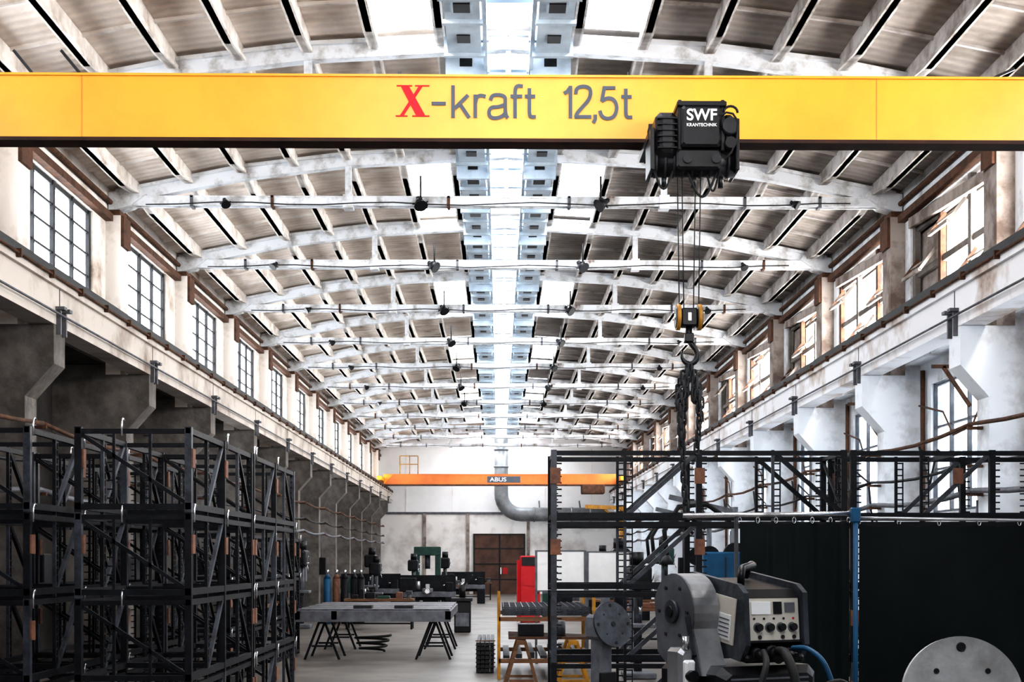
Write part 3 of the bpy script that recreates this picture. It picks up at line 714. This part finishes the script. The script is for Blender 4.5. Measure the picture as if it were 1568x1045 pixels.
def screen(x0,x1,y,z0,z1,mat,name):
    b=B(); b.box(x0,x1,y,y+.03,z0,z1,mat)
    for x in(x0,x1): b.box(x-.025,x+.025,y-.02,y+.05,0,z1+.03,m_grey); b.box(x-.03,x+.03,y-.35,y+.35,0,.05,m_dark)
    b.box(x0,x1,y-.01,y+.04,z0-.03,z0,m_grey); b.box(x0,x1,y-.01,y+.04,z1,z1+.03,m_grey)
    b.build(name)
screen(.80,1.85,30.5,1.55,2.38,m_white,'whiteboard_stand'); screen(1.92,2.85,30.8,1.55,2.36,m_white,'whiteboard_stand.001')
b=B(); b.rbox(.75,1.45,50,50.6,0,2.35,m_redp,.03); b.ext([(.72,49.98,.05),(.62,49.5,.05),(.62,49.5,2.2),(.72,49.98,2.2)],(.03,0,0),m_redp)
b.box(.95,1.3,49.97,50,1.3,1.7,m_redp); b.box(1.36,1.4,49.95,50,1.0,1.2,m_black); b.box(.80,1.4,49.98,50,2.0,2.3,m_dark); b.build('red_tool_cabinet')
b=B(); b.rbox(3.75,4.55,26,26.7,.1,2.35,m_blue,.03); b.box(3.8,4.5,25.98,26,.2,2.25,m_blue); b.box(4.14,4.16,25.96,26,.2,2.25,m_dark); b.box(4.2,4.24,25.94,25.98,1.1,1.4,m_chrome)
for x in(3.8,4.5): b.box(x-.04,x+.04,26.05,26.65,0,.1,m_dark)
b.build('blue_steel_cabinet')
# ------------------------------------------------------------ machines
def drill(x,y,s=1.0,mat=m_green,name='pillar_drill'):
    b=B(); b.X=Matrix.Translation((x,y,0))@Matrix.Diagonal((s,s,s,1))
    b.rbox(-.3,.3,-.4,.3,0,.12,m_grey,.02); b.cyl((0,.1,.1),(0,.1,2.1),.08,m_rackl,16); b.rbox(-.28,.28,-.45,.05,.95,1.02,m_grey,.01); b.cyl((0,0,.93),(0,.1,.93),.1,m_grey)
    b.rbox(-.2,.2,-.55,.35,1.65,2.1,mat,.05); b.cyl((0,-.35,1.65),(0,-.35,1.35),.05,m_rackl,12); b.cyl((0,-.35,1.35),(0,-.35,1.2),.02,m_chrome,8)
    b.cyl((0,.25,2.1),(0,.25,2.35),.13,m_black,16)
    for t in(0,2.1,4.2): b.cyl((.2,-.3,1.75),(.24+.02,-.3+.22*math.cos(t),1.75+.22*math.sin(t)),.012,m_chrome,6)
    b.build(name)
def lathe(x,y,L,mat=m_green,ang=0,name='engine_lathe'):
    b=B(); b.X=Matrix.Translation((x,y,0))@Matrix.Rotation(ang,4,'Z')
    b.rbox(0,.6,-.3,.3,0,.75,mat,.02); b.rbox(L-.4,L,-.25,.25,0,.75,mat,.02); b.box(0,L,-.2,.2,.75,.95,m_grey)
    b.rbox(0,.65,-.28,.28,.95,1.5,mat,.03); b.cyl((.65,0,1.2),(.8,0,1.2),.16,m_steel,20); b.rbox(L-.4,L-.1,-.12,.12,.95,1.32,mat,.02); b.cyl((L-.5,0,1.2),(L-.4,0,1.2),.03,m_chrome)
    b.rbox(L*.5-.2,L*.5+.2,-.38,.3,.9,1.08,m_grey,.02); b.rbox(L*.5-.08,L*.5+.08,-.1,.06,1.08,1.25,m_steel,.01); b.box(0,L,.28,.32,.6,1.6,m_rack)
    b.cyl((L*.5,-.38,.98),(L*.5,-.44,.98),.1,m_chrome,14)
    b.build(name)
drill(-5.2,58,1.15,m_rack); drill(-4.5,52,1.0,m_rack); drill(-3.6,60,1.05,m_rack); drill(-6.4,46,1.2,m_rack); drill(-2.5,66,1.1,m_rack)
lathe(-5.6,54,2.6,m_green,math.pi/2); lathe(-3.9,56,2.2,m_rack); lathe(-6.9,62,2.6,m_rack); lathe(-2.9,72,2.2,m_rack)
b=B()
for x in(-3.7,-2.75): b.rbox(x-.12,x+.12,64,64.6,0,2.75,m_green,.02)
b.rbox(-3.82,-2.63,63.95,64.65,2.4,2.8,m_green,.03); b.rbox(-3.7,-2.75,63.8,64.8,.9,1.15,m_grey,.02); b.cyl((-3.22,64.3,2.4),(-3.22,64.3,1.8),.12,m_rackl,18)
b.rbox(-3.4,-2.7,63.5,63.95,0,.9,m_rack,.02); b.build('hydraulic_press')
b=B(); b.rbox(-1.35,-.85,43,43.6,0,.95,m_black,.03); b.rbox(-1.45,-.8,42.9,43.7,.95,1.05,m_dark,.01); b.cyl((-1.1,43.3,1.05),(-1.1,43.3,1.45),.09,m_black,14); b.beam((-1.1,43.3,1.4),(-.8,43.1,1.75),.05,.05,m_dark); b.box(-1.3,-.9,42.8,42.9,.2,.6,m_grey); b.build('bench_grinder_pedestal')
for i,(x,y,mt) in enumerate(((-5.9,49,m_blue),(-5.6,49.1,m_plate),(-5.3,49,m_rack),(-5.0,49.2,m_rack),(-4.75,49.0,m_rack))):
    b=B(); b.cyl((x,y,0),(x,y,1.55),.13,mt,18); b.cyl((x,y,1.55),(x,y,1.72),.13,mt,18,r2=.05); b.cyl((x,y,1.72),(x,y,1.86),.045,m_chrome,12); b.cyl((x-.06,y,1.82),(x+.06,y,1.82),.02,m_chrome,8); b.build('gas_cylinder')
def bench(x,y,L,ang,mt,name='workbench'):
    b=B(); b.X=Matrix.Translation((x,y,0))@Matrix.Rotation(ang,4,'Z'); rnd=random.Random(int(x*10+y))
    b.box(0,L,0,.8,.9,.97,m_wood)
    for a in(.05,L-.1):
        for c in(.05,.7): b.box(a,a+.06,c,c+.06,0,.9,m_rack)
    b.rbox(.15,.75,.05,.75,.3,.88,mt,.02); b.box(.1,L-.1,.35,.4,.15,.2,m_rack)
    x0=.2
    while x0<L-.3:
        w=rnd.uniform(.15,.4);h=rnd.uniform(.08,.5)
        b.rbox(x0,x0+w,.15,.15+rnd.uniform(.2,.5),.97,.97+h,rnd.choice((m_rack,m_rack,m_green,m_grey,m_black,m_plate)),.015); x0+=w+rnd.uniform(.02,.25)
    b.cyl((L-.15,.2,.97),(L-.15,.2,1.15),.07,m_steel,12); b.rbox(L-.25,L-.05,.05,.35,1.1,1.22,m_rackl,.01)
    b.build(name)
bench(-6.3,38,2.6,math.pi/2,m_green); bench(-6.3,42.4,2.6,math.pi/2,m_rack); bench(-4.9,45,2.2,0,m_rack); bench(-4.2,68,2.4,0,m_green); bench(-6.8,70,2.5,0,m_rack); bench(-2.6,78,2.2,0,m_rack)
bench(2.4,36,2.6,0,m_green); bench(3.0,44,2.8,0,m_rack); bench(2.1,55,2.4,0,m_rack); bench(3.0,66,3.0,0,m_grey); bench(4.6,33,2.0,0,m_rack); bench(5.0,23.0,2.2,0,m_rack)
drill(3.4,40,1.2,m_rack); drill(5.6,48,1.25,m_green); drill(4.4,60,1.2,m_rack); drill(2.6,26.5,1.0,m_rack); lathe(3.1,52,2.4,m_rack); lathe(1.9,62,2.2,m_green)
b=B(); b.cyl((5.2,60,0),(5.2,60,4.5),.12,m_yp,16); b.beam((5.2,60,4.4),(3.6,58.6,4.4),.12,.16,m_yp); b.beam((5.2,60,3.8),(4.4,59.3,4.3),.06,.08,m_yp); b.box(4.95,5.45,59.75,60.25,0,.06,m_yp); b.build('jib_crane')
for (x,y) in((4.9,29.5),(5.4,36.5),(5.9,42.5)):
    b=B(); b.box(x-.2,x+.2,y-.2,y+.2,0,.06,m_dark); b.cyl((x,y,0),(x,y,3.3),.07,m_grey,12); b.beam((x,y,3.2),(x-1.4,y-.3,3.5),.06,.1,m_grey)
    b.tube([(x-.1,y-.1,3.0),(x-.6,y-.15,3.35),(x-1.2,y-.25,3.3),(x-1.5,y-.3,2.8),(x-1.45,y-.3,2.3)],.05,m_blackm,10); b.cyl((x-1.45,y-.3,2.3),(x-1.45,y-.3,2.1),.06,m_dark,14,r2=.16)
    b.cyl((x-.02,y-.12,2.3),(x-.02,y-.3,2.3),.24,m_rack,20); b.cyl((x-.02,y-.14,2.3),(x-.02,y-.28,2.3),.26,m_blackm,20)
    b.build('welding_boom')
# ------------------------------------------------------------ service pipes along walls
for left in(True,False):
    X=(lambda x:x) if left else mir
    b=B()
    for x,z,r,mt in((-7.16,4.35,.035,m_rust),(-7.16,3.75,.03,m_rack),(-7.2,3.3,.05,m_grey)):
        for a,c in zip(TY[1:],TY[2:]):
            b.tube([(X(x),a+6*t,z-.10*math.sin(math.pi*t)) for t in(0,.25,.5,.75,1)],r,mt,6)
    for ty in TY[1:]:
        for z in(4.35,3.75,3.3): a,c=sorted((X(-7.34),X(-7.10))); b.box(a,c,ty-.03,ty+.03,z-.09,z-.04,m_rust)
    b.build('service_pipes')
    for i,ty in enumerate(TY[4:12]):
        b=B(); x=X(-7.34); sg=1 if left else -1
        a,c=sorted((x,x+sg*.26)); b.rbox(a,c,ty-.2,ty+.2,1.4+.2*(i%3),2.3,m_rack if i%2 else m_grey,.02)
        b.cyl((x+sg*.05,ty+.1,2.3),(x+sg*.05,ty+.1,3.15),.02,m_grey,8); b.build('electrical_box')
for i,ty in enumerate(TY[4:12]):
    b=B(); x=mir(-7.98)
    for dy in(.7,1.0,5.3): b.cyl((x,ty+dy,0),(x,ty+dy,5.9),.05,m_rust if dy>1 else m_grey,8)
    b.beam((mir(-7.5),ty+2.5,5.6),(x,ty+2.5,4.9),.06,.06,m_rust); b.beam((mir(-7.3),ty+2.5,5.6),(x,ty+2.5,5.6),.06,.06,m_rust)
    b.rbox(x-.25,x,ty+2.2,ty+3.0,1.7,2.8,m_grey,.03); b.tube([(x-.1,ty+2.6,2.8),(x-.15,ty+2.8,3.9),(x-.3,ty+3.4,4.2),(x-.2,ty+4.2,3.6),(x-.1,ty+5.2,4.4)],.025,m_blackm,6)
    b.tube([(x-.12,ty+1.0,5.3),(x-.2,ty+1.8,4.5),(x-.3,ty+2.5,4.4),(x-.2,ty+3.4,4.9),(x-.1,ty+5.2,5.2)],.02,m_rust,6)
    b.build('wall_pipework')
# ------------------------------------------------------------ lights / world / camera
wd=bpy.data.worlds.new('World'); SC.world=wd; wd.use_nodes=True
bg=wd.node_tree.nodes['Background']; bg.inputs['Color'].default_value=(.92,.95,1,1); bg.inputs['Strength'].default_value=.35
def area(loc,rot,sx,sy,e,col,spread):
    l=bpy.data.lights.new('crane_fill','AREA'); l.shape='RECTANGLE'; l.size=sx; l.size_y=sy; l.energy=e; l.color=col; l.spread=math.radians(spread)
    o=bpy.data.objects.new('crane_fill_light',l); o.location=loc; o.rotation_euler=rot; SC.collection.objects.link(o)
area((0,-7.5,7.6),(math.radians(91),0,0),7,2.2,150,(1,.975,.94),38)  # added unseen fill behind the camera, brightens the crane girder
cam=bpy.data.cameras.new('camera'); co=bpy.data.objects.new('camera',cam); SC.collection.objects.link(co); SC.camera=co
co.location=(0,0,2.2); co.rotation_euler=(math.radians(90),0,-math.radians(.53)); cam.lens=50; cam.sensor_width=36; cam.shift_y=.214; cam.clip_end=300
SC.view_settings.view_transform='Standard'
try: SC.view_settings.look='Medium High Contrast'
except Exception as e: print('look',e)
SC.view_settings.exposure=-.15
